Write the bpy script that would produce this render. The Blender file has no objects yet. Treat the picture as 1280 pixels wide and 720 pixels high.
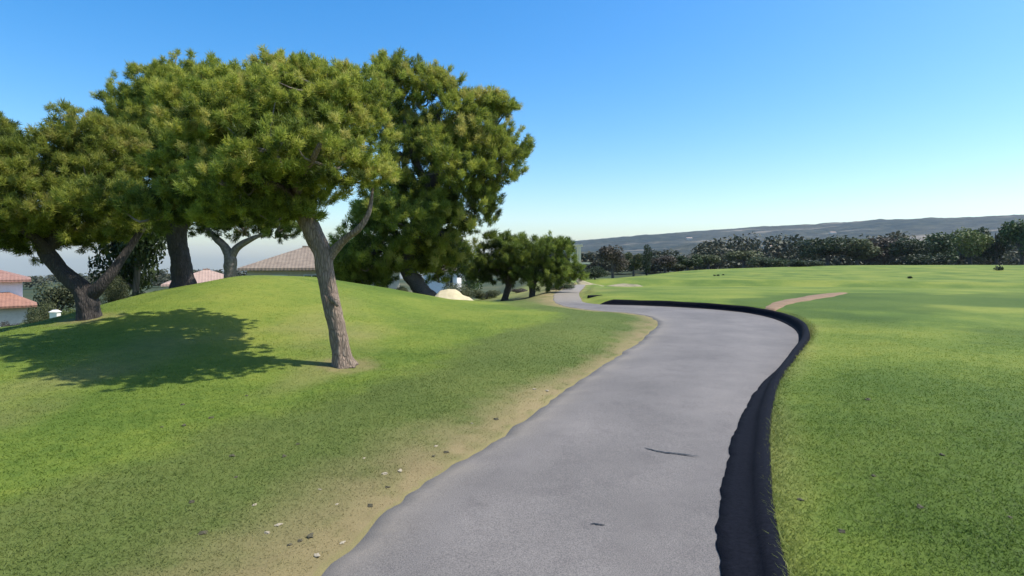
import bpy, math, random
import numpy as np
random.seed(7); rng=np.random.default_rng(7)
R=math.radians
scene=bpy.context.scene
C=scene.collection
# ------------------------------------------------------------ camera, sky, sun
cam=bpy.data.cameras.new('camera'); cam_o=bpy.data.objects.new('camera',cam); C.objects.link(cam_o)
cam.sensor_width=36; cam.lens=36*700/1280; cam.shift_y=-35/1280
cam.clip_start=.05; cam.clip_end=20000
cam_o.location=(0,0,1.7); cam_o.rotation_euler=(R(90),0,0)
scene.camera=cam_o
SUN_EL,SUN_AZ=R(58.5),R(93)          # azimuth clockwise from +Y: to the right, a little ahead
world=bpy.data.worlds.new('World'); scene.world=world; world.use_nodes=True
wn=world.node_tree.nodes; wl=world.node_tree.links; wn.clear()
sky=wn.new('ShaderNodeTexSky'); sky.sky_type='NISHITA'; sky.sun_disc=False
sky.sun_elevation=SUN_EL; sky.sun_rotation=SUN_AZ
sky.altitude=150; sky.air_density=1.1; sky.dust_density=1.4; sky.ozone_density=2.6
bg=wn.new('ShaderNodeBackground'); bg.inputs['Strength'].default_value=.15
wo=wn.new('ShaderNodeOutputWorld')
hs=wn.new('ShaderNodeHueSaturation'); hs.inputs['Saturation'].default_value=1.45; wl.new(sky.outputs[0],hs.inputs['Color']); wl.new(hs.outputs[0],bg.inputs[0]); wl.new(bg.outputs[0],wo.inputs[0])
sun=bpy.data.lights.new('sun','SUN'); sun.energy=4.1; sun.angle=R(.53); sun.color=(1,.955,.88)
sun_o=bpy.data.objects.new('sun',sun); C.objects.link(sun_o)
sd=(math.cos(SUN_EL)*math.sin(SUN_AZ),math.cos(SUN_EL)*math.cos(SUN_AZ),math.sin(SUN_EL))
from mathutils import Vector
sun_o.rotation_euler=Vector(sd).to_track_quat('Z','Y').to_euler(); sun_o.location=(30,6,40)
vs=scene.view_settings; vs.view_transform='Standard'; vs.look='None'; vs.gamma=1; vs.exposure=0.58; vs.use_curve_mapping=False

# ------------------------------------------------------------ materials
def mat(name):
    m=bpy.data.materials.new(name); m.use_nodes=True; n=m.node_tree.nodes; l=m.node_tree.links
    return m,n,l,n['Principled BSDF']
def node(n,t,**k):
    o=n.new(t)
    for a,b in k.items():
        if a in o.inputs: o.inputs[a].default_value=b
        else: setattr(o,a,b)
    return o
def ramp(n,l,src,stops):
    r=n.new('ShaderNodeValToRGB'); e=r.color_ramp.elements
    while len(e)<len(stops): e.new(.5)
    for q,(p,c) in zip(e,stops): q.position=p; q.color=(*c,1)
    l.new(src,r.inputs[0]); return r
def noise(n,l,scale,detail=4,rough=.55,vec=None,coord='Object'):
    t=node(n,'ShaderNodeTexNoise',Scale=scale,Detail=detail,Roughness=rough)
    if vec is None:
        tc=n.new('ShaderNodeTexCoord'); vec=tc.outputs[coord]
    l.new(vec,t.inputs['Vector']); return t
def mix(n,l,f,a,b,blend='MIX'):
    m=n.new('ShaderNodeMix'); m.data_type='RGBA'; m.blend_type=blend
    for s,v in ((0,f),(6,a),(7,b)):
        if hasattr(v,'links'): l.new(v,m.inputs[s])
        else: m.inputs[s].default_value=v if s==0 else (*v,1)
    return m.outputs[2]
def attr(n,name):
    a=n.new('ShaderNodeAttribute'); a.attribute_name=name; return a
def bump(n,l,h,strength,dist,bsdf):
    b=node(n,'ShaderNodeBump',Strength=strength,Distance=dist); l.new(h,b.inputs['Height']); l.new(b.outputs[0],bsdf.inputs['Normal'])
GREEN=((.082,.128,.018),(.128,.172,.025),(.185,.210,.034)); DULL=((.066,.090,.021),(.096,.118,.034)); TAN=((.175,.135,.064),(.285,.220,.110))
def turf_colour(n,l):
    a=attr(n,'cover')        # R dry, G rough, B wood
    s=n.new('ShaderNodeSeparateColor'); l.new(a.outputs['Color'],s.inputs[0])
    n1=noise(n,l,.24,5,.60); n2=noise(n,l,7.,4,.65)
    m=n.new('ShaderNodeMath'); m.operation='ADD'; l.new(n1.outputs[0],m.inputs[0])
    m2=n.new('ShaderNodeMath'); m2.operation='MULTIPLY_ADD'; l.new(n2.outputs[0],m2.inputs[0]); m2.inputs[1].default_value=.35; m2.inputs[2].default_value=-.175
    l.new(m2.outputs[0],m.inputs[1])
    g=ramp(n,l,m.outputs[0],[(.36,GREEN[0]),(.50,GREEN[1]),(.64,GREEN[2])])
    d=ramp(n,l,m.outputs[0],[(.3,DULL[0]),(.72,DULL[1])])
    t=ramp(n,l,m.outputs[0],[(.25,TAN[0]),(.75,TAN[1])])
    dp=ramp(n,l,m.outputs[0],[(.34,(.048,.085,.012)),(.66,(.082,.122,.018))]); gg=mix(n,l,a.outputs['Alpha'],g.outputs[0],dp.outputs[0]); c=mix(n,l,s.outputs[1],gg,d.outputs[0]); c=mix(n,l,s.outputs[0],c,t.outputs[0])
    w=noise(n,l,.02,6,.6); wr=ramp(n,l,w.outputs[0],[(.35,(.03,.045,.018)),(.55,(.06,.07,.03)),(.75,(.17,.14,.07))])
    return mix(n,l,s.outputs[2],c,wr.outputs[0]),n2
def m_ground():
    m,n,l,b=mat('turf'); c,n2=turf_colour(n,l); l.new(c,b.inputs['Base Color'])
    b.inputs['Roughness'].default_value=.85; b.inputs['Specular IOR Level'].default_value=.15
    f=noise(n,l,45,5,.7); bump(n,l,f.outputs[0],.5,.02,b); return m
def m_blades():
    m,n,l,b=mat('grass_blades'); c,n2=turf_colour(n,l)
    a=attr(n,'shade'); h=n.new('ShaderNodeHueSaturation'); l.new(c,h.inputs['Color']); l.new(a.outputs['Fac'],h.inputs['Value'])
    l.new(h.outputs[0],b.inputs['Base Color']); b.inputs['Roughness'].default_value=.6; b.inputs['Specular IOR Level'].default_value=.25
    t=n.new('ShaderNodeBsdfTranslucent'); l.new(h.outputs[0],t.inputs[0]); x=n.new('ShaderNodeMixShader'); x.inputs[0].default_value=.4
    l.new(b.outputs[0],x.inputs[1]); l.new(t.outputs[0],x.inputs[2]); l.new(x.outputs[0],n['Material Output'].inputs[0]); return m
def m_leaf(name,stops,tr=.25,value=1.0,rough=.6):
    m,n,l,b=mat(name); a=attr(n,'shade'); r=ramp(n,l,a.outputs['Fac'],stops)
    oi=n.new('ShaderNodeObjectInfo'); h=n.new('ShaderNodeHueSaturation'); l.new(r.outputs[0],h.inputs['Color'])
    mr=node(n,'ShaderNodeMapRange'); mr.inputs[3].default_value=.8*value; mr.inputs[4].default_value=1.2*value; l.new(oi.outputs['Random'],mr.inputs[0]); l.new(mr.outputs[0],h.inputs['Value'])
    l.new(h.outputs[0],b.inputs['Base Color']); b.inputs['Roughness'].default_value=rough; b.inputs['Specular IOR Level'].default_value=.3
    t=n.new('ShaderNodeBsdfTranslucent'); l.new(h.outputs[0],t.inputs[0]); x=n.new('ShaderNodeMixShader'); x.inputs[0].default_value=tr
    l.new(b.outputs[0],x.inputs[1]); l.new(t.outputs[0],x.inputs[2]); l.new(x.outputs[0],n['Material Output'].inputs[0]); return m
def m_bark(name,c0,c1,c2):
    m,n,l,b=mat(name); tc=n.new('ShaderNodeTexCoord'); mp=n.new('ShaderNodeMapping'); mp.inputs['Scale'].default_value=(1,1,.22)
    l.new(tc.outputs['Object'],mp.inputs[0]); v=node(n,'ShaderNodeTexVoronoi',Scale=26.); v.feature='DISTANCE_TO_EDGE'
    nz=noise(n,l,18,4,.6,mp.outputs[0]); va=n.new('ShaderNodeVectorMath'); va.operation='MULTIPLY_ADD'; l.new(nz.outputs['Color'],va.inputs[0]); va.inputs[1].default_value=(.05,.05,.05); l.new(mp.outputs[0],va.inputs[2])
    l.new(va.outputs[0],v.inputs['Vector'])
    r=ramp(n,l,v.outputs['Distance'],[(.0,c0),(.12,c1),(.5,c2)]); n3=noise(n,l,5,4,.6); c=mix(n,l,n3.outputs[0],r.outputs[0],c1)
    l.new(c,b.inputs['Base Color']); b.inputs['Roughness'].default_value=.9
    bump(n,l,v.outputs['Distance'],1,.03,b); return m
def m_plain(name,c0,c1,scale=6,rough=.85,bs=.3,bd=.01):
    m,n,l,b=mat(name); t=noise(n,l,scale,5,.6); r=ramp(n,l,t.outputs[0],[(.3,c0),(.7,c1)]); l.new(r.outputs[0],b.inputs['Base Color'])
    b.inputs['Roughness'].default_value=rough; bump(n,l,t.outputs[0],bs,bd,b); return m
def m_path():
    m,n,l,b=mat('worn_asphalt'); n1=noise(n,l,.5,5,.6); n2=noise(n,l,130,3,.7); n3=noise(n,l,3.,5,.65)
    c=ramp(n,l,n1.outputs[0],[(.3,(.110,.099,.088)),(.5,(.142,.128,.114)),(.72,(.188,.169,.150))]).outputs[0]
    sp=ramp(n,l,n2.outputs[0],[(.32,(.40,.40,.42)),(.5,(.95,.95,.95)),(.66,(1.45,1.42,1.38))]).outputs[0]; c=mix(n,l,.85,c,sp,'MULTIPLY')
    st=ramp(n,l,n3.outputs[0],[(.30,(.78,.77,.78)),(.5,(1,1,1))]).outputs[0]; c=mix(n,l,.7,c,st,'MULTIPLY')
    ac=attr(n,'track'); tr=ramp(n,l,ac.outputs['Fac'],[(0,(.86,.855,.86)),(1,(1.14,1.13,1.12))]).outputs[0]; c=mix(n,l,.8,c,tr,'MULTIPLY')
    a=attr(n,'edge'); c=mix(n,l,a.outputs['Fac'],c,(.24,.205,.155))
    l.new(c,b.inputs['Base Color']); b.inputs['Roughness'].default_value=.8; bump(n,l,n2.outputs[0],.5,.006,b); return m
def m_roof(name,c0,c1,ax):
    m,n,l,b=mat(name); t=noise(n,l,2.5,5,.65); tc=n.new('ShaderNodeTexCoord')
    w=node(n,'ShaderNodeTexWave',Scale=1.1,Distortion=.6); w.bands_direction='Z'; l.new(tc.outputs['Object'],w.inputs[0])
    w2=node(n,'ShaderNodeTexWave',Scale=1.3,Distortion=.4); w2.bands_direction=ax; l.new(tc.outputs['Object'],w2.inputs[0])
    r=ramp(n,l,t.outputs[0],[(.3,c0),(.7,c1)]); l.new(r.outputs[0],b.inputs['Base Color'])
    ad=n.new('ShaderNodeMath'); l.new(w.outputs['Fac'],ad.inputs[0]); l.new(w2.outputs['Fac'],ad.inputs[1]); bump(n,l,ad.outputs[0],.35,.05,b); b.inputs['Roughness'].default_value=.85; return m
def m_glass():
    m,n,l,b=mat('window_glass'); b.inputs['Base Color'].default_value=(.03,.04,.05,1); b.inputs['Roughness'].default_value=.08; return m
M={}
M['ground']=m_ground(); M['blades']=m_blades(); M['path']=m_path()
M['kerb']=m_plain('shade_dark_asphalt_kerb',(.004,.005,.008),(.009,.010,.015),40,.95,.5,.006)  # dark asphalt, its colour deepened to merge with the kerb's shadow
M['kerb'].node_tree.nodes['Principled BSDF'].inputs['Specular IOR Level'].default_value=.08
M['tar']=m_plain('tar',(.01,.01,.01),(.02,.02,.02),60,.6)
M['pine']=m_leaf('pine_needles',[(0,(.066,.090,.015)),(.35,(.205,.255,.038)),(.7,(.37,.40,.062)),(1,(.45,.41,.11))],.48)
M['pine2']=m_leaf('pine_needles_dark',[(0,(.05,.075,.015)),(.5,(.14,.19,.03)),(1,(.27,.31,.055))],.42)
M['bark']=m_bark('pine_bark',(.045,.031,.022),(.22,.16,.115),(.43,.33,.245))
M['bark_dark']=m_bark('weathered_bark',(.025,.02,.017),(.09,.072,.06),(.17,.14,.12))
M['bark_shade']=m_bark('canopy_shaded_bark',(.012,.010,.009),(.045,.036,.030),(.085,.070,.058))  # bark for trunks under the crowns, canopy shade put into the colour
M['twig']=m_plain('twig_bark',(.10,.08,.06),(.26,.22,.18),14)
for k,st in dict(dark=[(0,(.018,.03,.012)),(1,(.055,.08,.025))],olive=[(0,(.045,.055,.022)),(1,(.12,.13,.05))],
    light=[(0,(.06,.085,.02)),(1,(.17,.20,.05))],brown=[(0,(.045,.038,.027)),(1,(.115,.092,.062))],mid=[(0,(.03,.055,.015)),(1,(.09,.13,.035))]).items():
    M['leaf_'+k]=m_leaf('leaves_'+k,st,.2)
M['sand']=m_plain('pale_sand',(.42,.35,.20),(.52,.44,.27),5,.95,.3,.02)
M['earth']=m_plain('dry_earth',(.16,.10,.052),(.25,.155,.082),3,.95,.6,.03)
M['bank']=m_plain('dry_bank',(.13,.12,.06),(.36,.29,.17),.9,.95,.6,.1)
M['clod']=m_plain('dark_soil',(.05,.044,.024),(.09,.078,.042),20,.95)
M['stone']=m_plain('pale_stone',(.24,.20,.13),(.40,.34,.24),12,.9)
M['white']=m_plain('white_stucco',(.74,.72,.68),(.82,.80,.77),4,.9,.2,.004)
M['cream']=m_plain('cream_stucco',(.55,.49,.38),(.66,.60,.48),4,.9,.2,.004)
M['roof_red']=m_roof('terracotta_tiles',(.22,.105,.068),(.35,.175,.11),'X')
M['roof_brown']=m_roof('brown_tiles',(.16,.12,.086),(.25,.195,.14),'X')
M['roof_dusk']=m_roof('dusky_red_tiles',(.20,.10,.075),(.32,.18,.13),'X')
M['roof_pink']=m_roof('pale_clay_tiles',(.30,.20,.15),(.42,.29,.22),'X')
M['glass']=m_glass()
M['wood']=m_plain('painted_timber',(.62,.54,.36),(.72,.64,.45),9,.7)
M['hill']=None
def m_hill():
    m,n,l,b=mat('wooded_hills'); t=noise(n,l,.02,6,.65); t2=noise(n,l,.0030,5,.55); tc=n.new('ShaderNodeTexCoord')
    mp=n.new('ShaderNodeMapping'); mp.inputs['Scale'].default_value=(.0012,.006,.02); l.new(tc.outputs['Object'],mp.inputs[0]); t3=noise(n,l,1.,5,.6,mp.outputs[0])
    r=ramp(n,l,t.outputs[0],[(.38,(.006,.015,.014)),(.48,(.022,.034,.026)),(.60,(.070,.074,.048))])
    r2=ramp(n,l,t2.outputs[0],[(.42,(.010,.022,.024)),(.58,(.05,.052,.048))]); c=mix(n,l,.45,r.outputs[0],r2.outputs[0])
    fl=ramp(n,l,t3.outputs[0],[(.57,(0,0,0)),(.64,(1,1,1))]); c=mix(n,l,fl.outputs[0],c,(.20,.17,.13))
    l.new(c,b.inputs['Base Color']); b.inputs['Roughness'].default_value=.95; b.inputs['Specular IOR Level'].default_value=.05; bump(n,l,t.outputs[0],1,14,b); return m
M['hill']=m_hill()

# ------------------------------------------------------------ mesh helpers
def link(name,me,m,parent=None,smooth=False):
    o=bpy.data.objects.new(name,me); C.objects.link(o)
    if m is not None and not me.materials: me.materials.append(m)
    if parent is not None: o.parent=parent
    if smooth: me.shade_smooth()
    return o
def tri_mesh(name,v,f,shade=None,cover=None):
    v=np.ascontiguousarray(v,np.float32); f=np.ascontiguousarray(f,np.int32); k=f.shape[1]
    me=bpy.data.meshes.new(name); me.vertices.add(len(v)); me.vertices.foreach_set('co',v.ravel())
    me.loops.add(f.size); me.loops.foreach_set('vertex_index',f.ravel())
    me.polygons.add(len(f)); me.polygons.foreach_set('loop_start',np.arange(0,f.size,k,dtype=np.int32))
    me.update(calc_edges=True)
    if shade is not None:
        a=me.attributes.new('shade','FLOAT','POINT'); a.data.foreach_set('value',np.ascontiguousarray(shade,np.float32))
    if cover is not None:
        a=me.attributes.new('cover','FLOAT_COLOR','POINT'); c=np.ones((len(v),4),np.float32); c[:,:]=cover; a.data.foreach_set('color',c.ravel())
    return me
def poly_mesh(name,v,f):
    me=bpy.data.meshes.new(name); me.from_pydata([tuple(p) for p in v],[],f); me.update(); return me
class MB:
    def __init__(s): s.v=[]; s.f=[]
    def add(s,v,f):
        k=len(s.v); s.v+= [tuple(p) for p in v]; s.f+=[tuple(i+k for i in q) for q in f]; return s
    def box(s,x0,x1,y0,y1,z0,z1):
        return s.add([(x0,y0,z0),(x1,y0,z0),(x1,y1,z0),(x0,y1,z0),(x0,y0,z1),(x1,y0,z1),(x1,y1,z1),(x0,y1,z1)],
            [(0,3,2,1),(4,5,6,7),(0,1,5,4),(1,2,6,5),(2,3,7,6),(3,0,4,7)])
    def build(s,name,m,parent=None): return link(name,poly_mesh(name,s.v,s.f),m,parent)
def tag(o,label=None,cat=None,group=None,kind=None):
    for k,v in (('label',label),('category',cat),('group',group),('kind',kind)):
        if v: o[k]=v
    return o
def empty(name,loc,rz=0):
    o=bpy.data.objects.new(name,None); C.objects.link(o); o.location=loc; o.rotation_euler=(0,0,rz); o.empty_display_size=.3; return o
def spline(P,n):
    P=np.array(P,float); t=np.concatenate([[0],np.cumsum(np.linalg.norm(np.diff(P,axis=0),axis=1)**.5)]); t/=t[-1]
    m=np.gradient(P,t,axis=0); q=np.linspace(0,1,n); i=np.clip(np.searchsorted(t,q,side='right')-1,0,len(t)-2)
    h=(t[i+1]-t[i])[:,None]; s=((q-t[i])[:,None])/h
    return (2*s**3-3*s**2+1)*P[i]+(s**3-2*s**2+s)*h*m[i]+(-2*s**3+3*s**2)*P[i+1]+(s**3-s**2)*h*m[i+1]
def tube(P,rad,n,sides,rough=0,seed=0,flare=0):
    Q=spline(P,n); r=np.interp(np.linspace(0,1,n),np.linspace(0,1,len(rad)),rad)
    T=np.gradient(Q,axis=0); T/=np.linalg.norm(T,axis=1)[:,None]
    up=np.array([.13,.99,.05]); U=np.cross(T,up); U/=np.linalg.norm(U,axis=1)[:,None]; V=np.cross(T,U)
    a=np.linspace(0,2*np.pi,sides,endpoint=False); A,I=np.meshgrid(a,np.arange(n))
    rr=np.repeat(r[:,None],sides,1)
    if rough:
        k=sides/5.; L=np.cumsum(np.r_[0,np.linalg.norm(np.diff(Q,axis=0),axis=1)])
        z=np.repeat(L[:,None],sides,1)
        per=np.minimum(A,2*np.pi-A)
        rr=rr*(1+rough*(1.2*fbm(per*k*.5,z*4.5,3,seed)+.9*fbm(np.cos(A)*1.2+5,z*1.6+np.sin(A)*1.2,3,seed+5)))
    if flare: rr*=1+flare*np.exp(-I/(n*.06))*(1+.35*np.cos(A*5+seed))
    v=Q[:,None,:]+rr[...,None]*(np.cos(A)[...,None]*U[:,None]+np.sin(A)[...,None]*V[:,None])
    v=np.vstack([v.reshape(-1,3),Q[:1],Q[-1:]])
    i=np.arange(n-1)[:,None]*sides; j=np.arange(sides); j2=(j+1)%sides
    f=np.stack([i+j,i+j2,i+sides+j2,i+sides+j],-1).reshape(-1,4)
    t0=np.stack([j2,j,np.full(sides,n*sides),np.full(sides,n*sides)],-1)
    f=[tuple(q) for q in f]+[(int(b),int(a_),n*sides) for a_,b in zip(j,j2)]+[((n-1)*sides+int(a_),(n-1)*sides+int(b),n*sides+1) for a_,b in zip(j,j2)]
    return v,[tuple(int(x) for x in q) for q in f]
def tube_obj(name,P,rad,n,sides,m,parent,**k):
    v,f=tube(P,rad,n,sides,**k); return link(name,poly_mesh(name,v,f),m,parent,True)

# ------------------------------------------------------------ terrain functions
F=700.0; CH=1.7; HY=325.0
def sm(a,b,x):
    t=np.clip((x-a)/(b-a),0,1); return t*t*(3-2*t)
def _h(i,j,s):
    n=np.sin(i*127.1+j*311.7+s*74.7)*43758.5453; return n-np.floor(n)
def vnoise(x,y,s=0):
    i=np.floor(x); j=np.floor(y); u=x-i; v=y-j; u=u*u*(3-2*u); v=v*v*(3-2*v)
    return (_h(i,j,s)*(1-u)+_h(i+1,j,s)*u)*(1-v)+(_h(i,j+1,s)*(1-u)+_h(i+1,j+1,s)*u)*v
def fbm(x,y,o=4,s=0):
    a=.5; r=0
    for k in range(o):
        r=r+a*(vnoise(x*2**k,y*2**k,s+k)-.5); a*=.5
    return r
def H0(x,y):
    # grassy mound on the left: height of its crest along x, and its run in y
    c=np.interp(x,[-30,-17,-14.6,-12.3,-11.2,-10.2,-9.2,-7.8,-6.6,-5.7,-4.3,-3.2,-2.3,-.9,1.1,2.6],
                  [-.6,-.4,-.24,.06,.24,.55,.98,1.24,1.20,1.05,.80,.55,.34,.22,.12,0])
    dy=y-16.5; sy=np.where(dy<0,4.6,6.0)
    z=c*np.exp(-.5*(dy/sy)**2)
    # falls away behind the mound towards the houses
    left=sm(6,-6,x)
    z-=left*(1.3*sm(19,34,y)+2.6*sm(34,75,y))
    z-=sm(-6,-16,x)*sm(14,30,y)*1.3 + sm(-14,-40,x)*sm(14,45,y)*1.8
    # right: nearly level fairway, a crest, then the valley
    right=sm(-1,6,x)
    z+=right*(.20-.55*sm(26,60,y)+.5*sm(14,34,x)*sm(40,90,y)+.75*sm(30,75,x)*sm(30,90,y))
    ang=np.arctan2(x,np.maximum(y,1e-3))
    edge=np.interp(ang,[-.6,-.1,.10,.18,.26,.36,.5,.8],[55,50,48,54,72,95,112,125])
    r=np.hypot(x,y)
    z-=(sm(0,1,(r-edge)/120.)*4.0+sm(250,900,r)*12)*sm(-.5,.1,ang+.35*0)
    z-=sm(75,600,r)*6*sm(.1,-.5,ang)+240*sm(300,5000,r)*sm(.05,-.22,ang)*np.where(y>0,1,0)
    z+=.05*fbm(x*.45,y*.45,3,3)+.30*fbm(x*.05,y*.05,3,9)*sm(25,60,r)
    return z
# ------------------------------------------------------------ the lie of the land
def W(px,py,Y): return np.array([(px-640)/F*Y,Y,CH-(py-HY)*Y/F])     # where a sight line meets the plane y=Y
def edge_pts(a): return [((px-640)/F*(CH*F/(py-HY)),CH*F/(py-HY)) for px,py in a]
L_EDGE=[(-4.4,-9),(-2.95,-4),(-1.75,0)]+edge_pts([(390,720),(530,600),(640,535),(700,490),(760,450),(800,425),(820,405),(812,396.5),(785,391.5),(750,389)])+[(1.9,20.6),(1.75,23.4),(2.1,28),(3.5,38),(5.4,50)]
R_EDGE=[(-2.3,-9),(-.95,-4),(.18,.2)]+edge_pts([(905,720),(905,620),(925,520),(945,480),(970,450),(990,425),(986,410),(960,397.5),(920,390),(860,385),(800,382.3),(745,380.6)])+[(2.75,22.4),(2.85,24.6),(3.3,29),(4.6,38),(6.4,50)]
NP=520
Ls=spline(L_EDGE,NP); Rs=spline(R_EDGE,NP)
def normals(P):
    t=np.gradient(P,axis=0); t/=np.linalg.norm(t,axis=1)[:,None]; return np.stack([t[:,1],-t[:,0]],1)
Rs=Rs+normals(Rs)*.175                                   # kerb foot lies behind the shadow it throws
Ls=Ls+normals(Ls)*(.10*fbm(np.arange(NP)*.11,np.zeros(NP),3,4)+.13*fbm(np.arange(NP)*.55,np.zeros(NP),3,5))[:,None]
POLY=np.vstack([Ls,Rs[::-1]])
def seg_dist(x,y,P):
    out=np.full(x.shape,1e9)
    for a,b in zip(P[:-1:2],np.vstack([P[2::2],P[-1:]])[:len(P[:-1:2])]):
        d=b-a; q=d@d+1e-12; t=np.clip(((x-a[0])*d[0]+(y-a[1])*d[1])/q,0,1)
        out=np.minimum(out,(x-a[0]-t*d[0])**2+(y-a[1]-t*d[1])**2)
    return np.sqrt(out)
def inside(x,y):
    c=np.zeros(x.shape,bool); P=POLY[::2]; n=len(P)
    for i in range(n):
        a,b=P[i],P[(i+1)%n]
        if a[1]==b[1]: continue
        c^=((a[1]>y)!=(b[1]>y))&(x<(b[0]-a[0])*(y-a[1])/(b[1]-a[1])+a[0])
    return c
def zp(y): return -.5*sm(24,50,y)
KERB_END=[i for i in range(NP) if Rs[i,1]>20 and Rs[i,0]<3.4][0]
def land(x,y):
    """height, and cover (dry, rough, wood) at ground points"""
    x=np.asarray(x,float); y=np.asarray(y,float); h=H0(x,y); r=np.hypot(x,y)
    cov=np.zeros(x.shape+(4,))
    near=(r<60); dL=np.full(x.shape,99.); dR=dL.copy(); ins=np.zeros(x.shape,bool)
    if near.any():
        xn,yn=x[near],y[near]; dL[near]=seg_dist(xn,yn,Ls); dR[near]=seg_dist(xn,yn,Rs); ins[near]=inside(xn,yn)
    z0=zp(y); left=(~ins)&(dL<dR); right=(~ins)&(dR<=dL)
    hL=z0+.005+(h-z0-.005)*sm(.0,1.6,dL)+.015*sm(0,.25,dL)
    kerbed=sm(21.8,20.6,np.where(x<4,y,0))
    hR=z0-.02+(h-z0+.02)*sm(.05,.9,dR)
    hk=z0-.05+((.205*np.interp(y,[0,5,8,13],[.45,.50,.70,.95])+.02)*sm(.07+.007*np.maximum(r-8,0),.13+.022*np.maximum(r-8,0),dR))+(h-.17)*sm(.3,2.0,dR)+.205*(1-np.interp(y,[0,5,8,13],[.45,.50,.70,.95]))*sm(.25,1.6,dR)
    hR=hR*(1-kerbed)+hk*kerbed
    out=np.where(ins,z0+.004-.075*sm(.0,.3,dL),np.where(left,hL,hR))
    out=np.where(near,out,h)
    nz=fbm(x*.9,y*.9,4,21); nz2=fbm(x*.35,y*.35,3,31)
    # dry verge along the left side of the path
    wv=np.interp(y,[-5,3,6,9,14,19,30],[1.5,1.2,.85,.5,.55,.95,1.5])
    nf=fbm(x*4.2,y*4.2,4,26); dry=np.where(left,sm(1.3,.1,(dL+nz*1.1+nf*.7)/wv),0)*np.clip(.78+1.1*nz+1.7*nf,.1,1)
    dry=np.maximum(dry,np.where(right,sm(.5,.0,dR+nz*.4)*.25,0))
    dry=np.maximum(dry,ins*.8)
    for tx,ty in ((-2.55,8.5),(-8.2,10.9),(-8.8,15.)): dry=np.maximum(dry,.75*sm(.75,.15,np.hypot(x-tx,y-ty)+.6*nf+.3*nz))
    # thin turf under the pines and on the tongue of grass inside the bend
    dry=np.maximum(dry,.5*sm(.10,.32,nz2+.25*nz)*sm(8,3,np.hypot(x+2.4,(y-8.2)))*.8)
    dry=np.maximum(dry,sm(24,30,y)*sm(6.5,2,np.abs(x-1))*.55*(.6+nz))
    rough=np.where(left,sm(3.0,2.2,dL+1.5*nz+.5*nf)*.72,0)
    # deeper green: a belt of longer grass across the right-hand fairway, and the lush turf near the kerb
    deep=np.where(right&(x>2),sm(.05,.30,nz2+.60*np.exp(-.5*((y-20.5-.10*(x-12))/3.2)**2)*sm(6,11,x)-.10),0)
    deep=np.maximum(deep,np.where(right,sm(9.5,3.,y+4*nz2)*sm(1.3,2.8,x+.8*nz),0))
    wood=sm(0,35,r-(np.interp(np.arctan2(x,np.maximum(y,1e-3)),[-.6,-.1,.10,.18,.26,.36,.5,.8],[55,50,48,54,72,95,112,125])+8))
    wood=np.where(x<-3,np.maximum(wood,sm(30,42,r)),wood); wood=np.where(y<0,sm(60,100,r),wood)
    cov[...,0]=np.clip(dry,0,1); cov[...,1]=np.clip(rough,0,1); cov[...,2]=np.clip(wood,0,1); cov[...,3]=np.clip(deep,0,1)
    return out,cov,ins,dL,dR
def gz(x,y): return float(land(np.array([x]),np.array([y]))[0][0])
def build_ground():
    ang=np.concatenate([np.arange(-50,50,.36),np.arange(50,310,3.)])*math.pi/180
    rad=np.concatenate([[.4],np.geomspace(.6,45,300),np.geomspace(46.5,8000,120)])
    A,Rr=np.meshgrid(ang,rad); x=Rr*np.sin(A); y=Rr*np.cos(A); h,cov,*_=land(x,y)
    na=len(ang); v=np.stack([x,y,h],-1).reshape(-1,3); i=np.arange(len(rad)-1)[:,None]*na; j=np.arange(na); j2=(j+1)%na
    f=np.stack([i+j,i+na+j,i+na+j2,i+j2],-1).reshape(-1,4)
    # close the middle under the camera
    v=np.vstack([v,[[0,0,-.07]]]); cov=np.vstack([cov.reshape(-1,4),[[.8,0,0,0]]])
    f=np.vstack([f,np.stack([j,j2,np.full(na,len(v)-1),np.full(na,len(v)-1)],-1)[:0]])
    me=tri_mesh('ground',v,f,cover=cov); o=link('ground',me,M['ground'],None,True); return tag(o,kind='structure')
build_ground()
def build_path():
    k=17; t=np.linspace(0,1,k)[None,:,None]; P=Ls[:,None]*(1-t)+Rs[:,None]*t
    P=P.copy(); z=zp(P[...,1])+.012*np.sin(np.linspace(0,1,k)*math.pi)[None]+.012*fbm(P[...,0]*1.3,P[...,1]*1.3,3,40)
    v=np.concatenate([P,z[...,None]],-1)
    skirt=v[:,:1].copy(); skirt[...,2]-=.09; v=np.concatenate([skirt,v],1); kk=k+1
    i=np.arange(NP-1)[:,None]*kk; j=np.arange(k); f=np.stack([i+j,i+j+1,i+kk+j+1,i+kk+j],-1).reshape(-1,4)
    me=tri_mesh('path',v.reshape(-1,3),f)
    e=np.zeros((NP,kk)); e[:,:]=np.r_[1,np.clip(1-np.linspace(0,1,k)*6.5,0,1)][None]*(.55+.9*fbm(np.arange(NP)*.3,np.zeros(NP),3,8))[:,None]
    e=np.maximum(e,.75*sm(21,25,v[...,1]))
    a=me.attributes.new('edge','FLOAT','POINT'); a.data.foreach_set('value',np.clip(e,0,1).ravel().astype(np.float32))
    tt=np.linspace(0,1,k); wv_=.5*np.exp(-.5*((tt-.25)/.09)**2)+.5*np.exp(-.5*((tt-.72)/.09)**2); tk=np.zeros((NP,kk)); tk[:,1:]=.35+wv_[None]*.8+.5*fbm(tt[None]*9+0*P[...,0],np.arange(NP)[:,None]*.05+0*P[...,0],3,19)
    a=me.attributes.new('track','FLOAT','POINT'); a.data.foreach_set('value',np.clip(tk,0,1).ravel().astype(np.float32))
    o=link('path',me,M['path'],None,True); return tag(o,kind='structure')
path=build_path()
def kerb_h(y): return np.interp(y,[0,5,8,13],[.45,.50,.70,.95])
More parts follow.
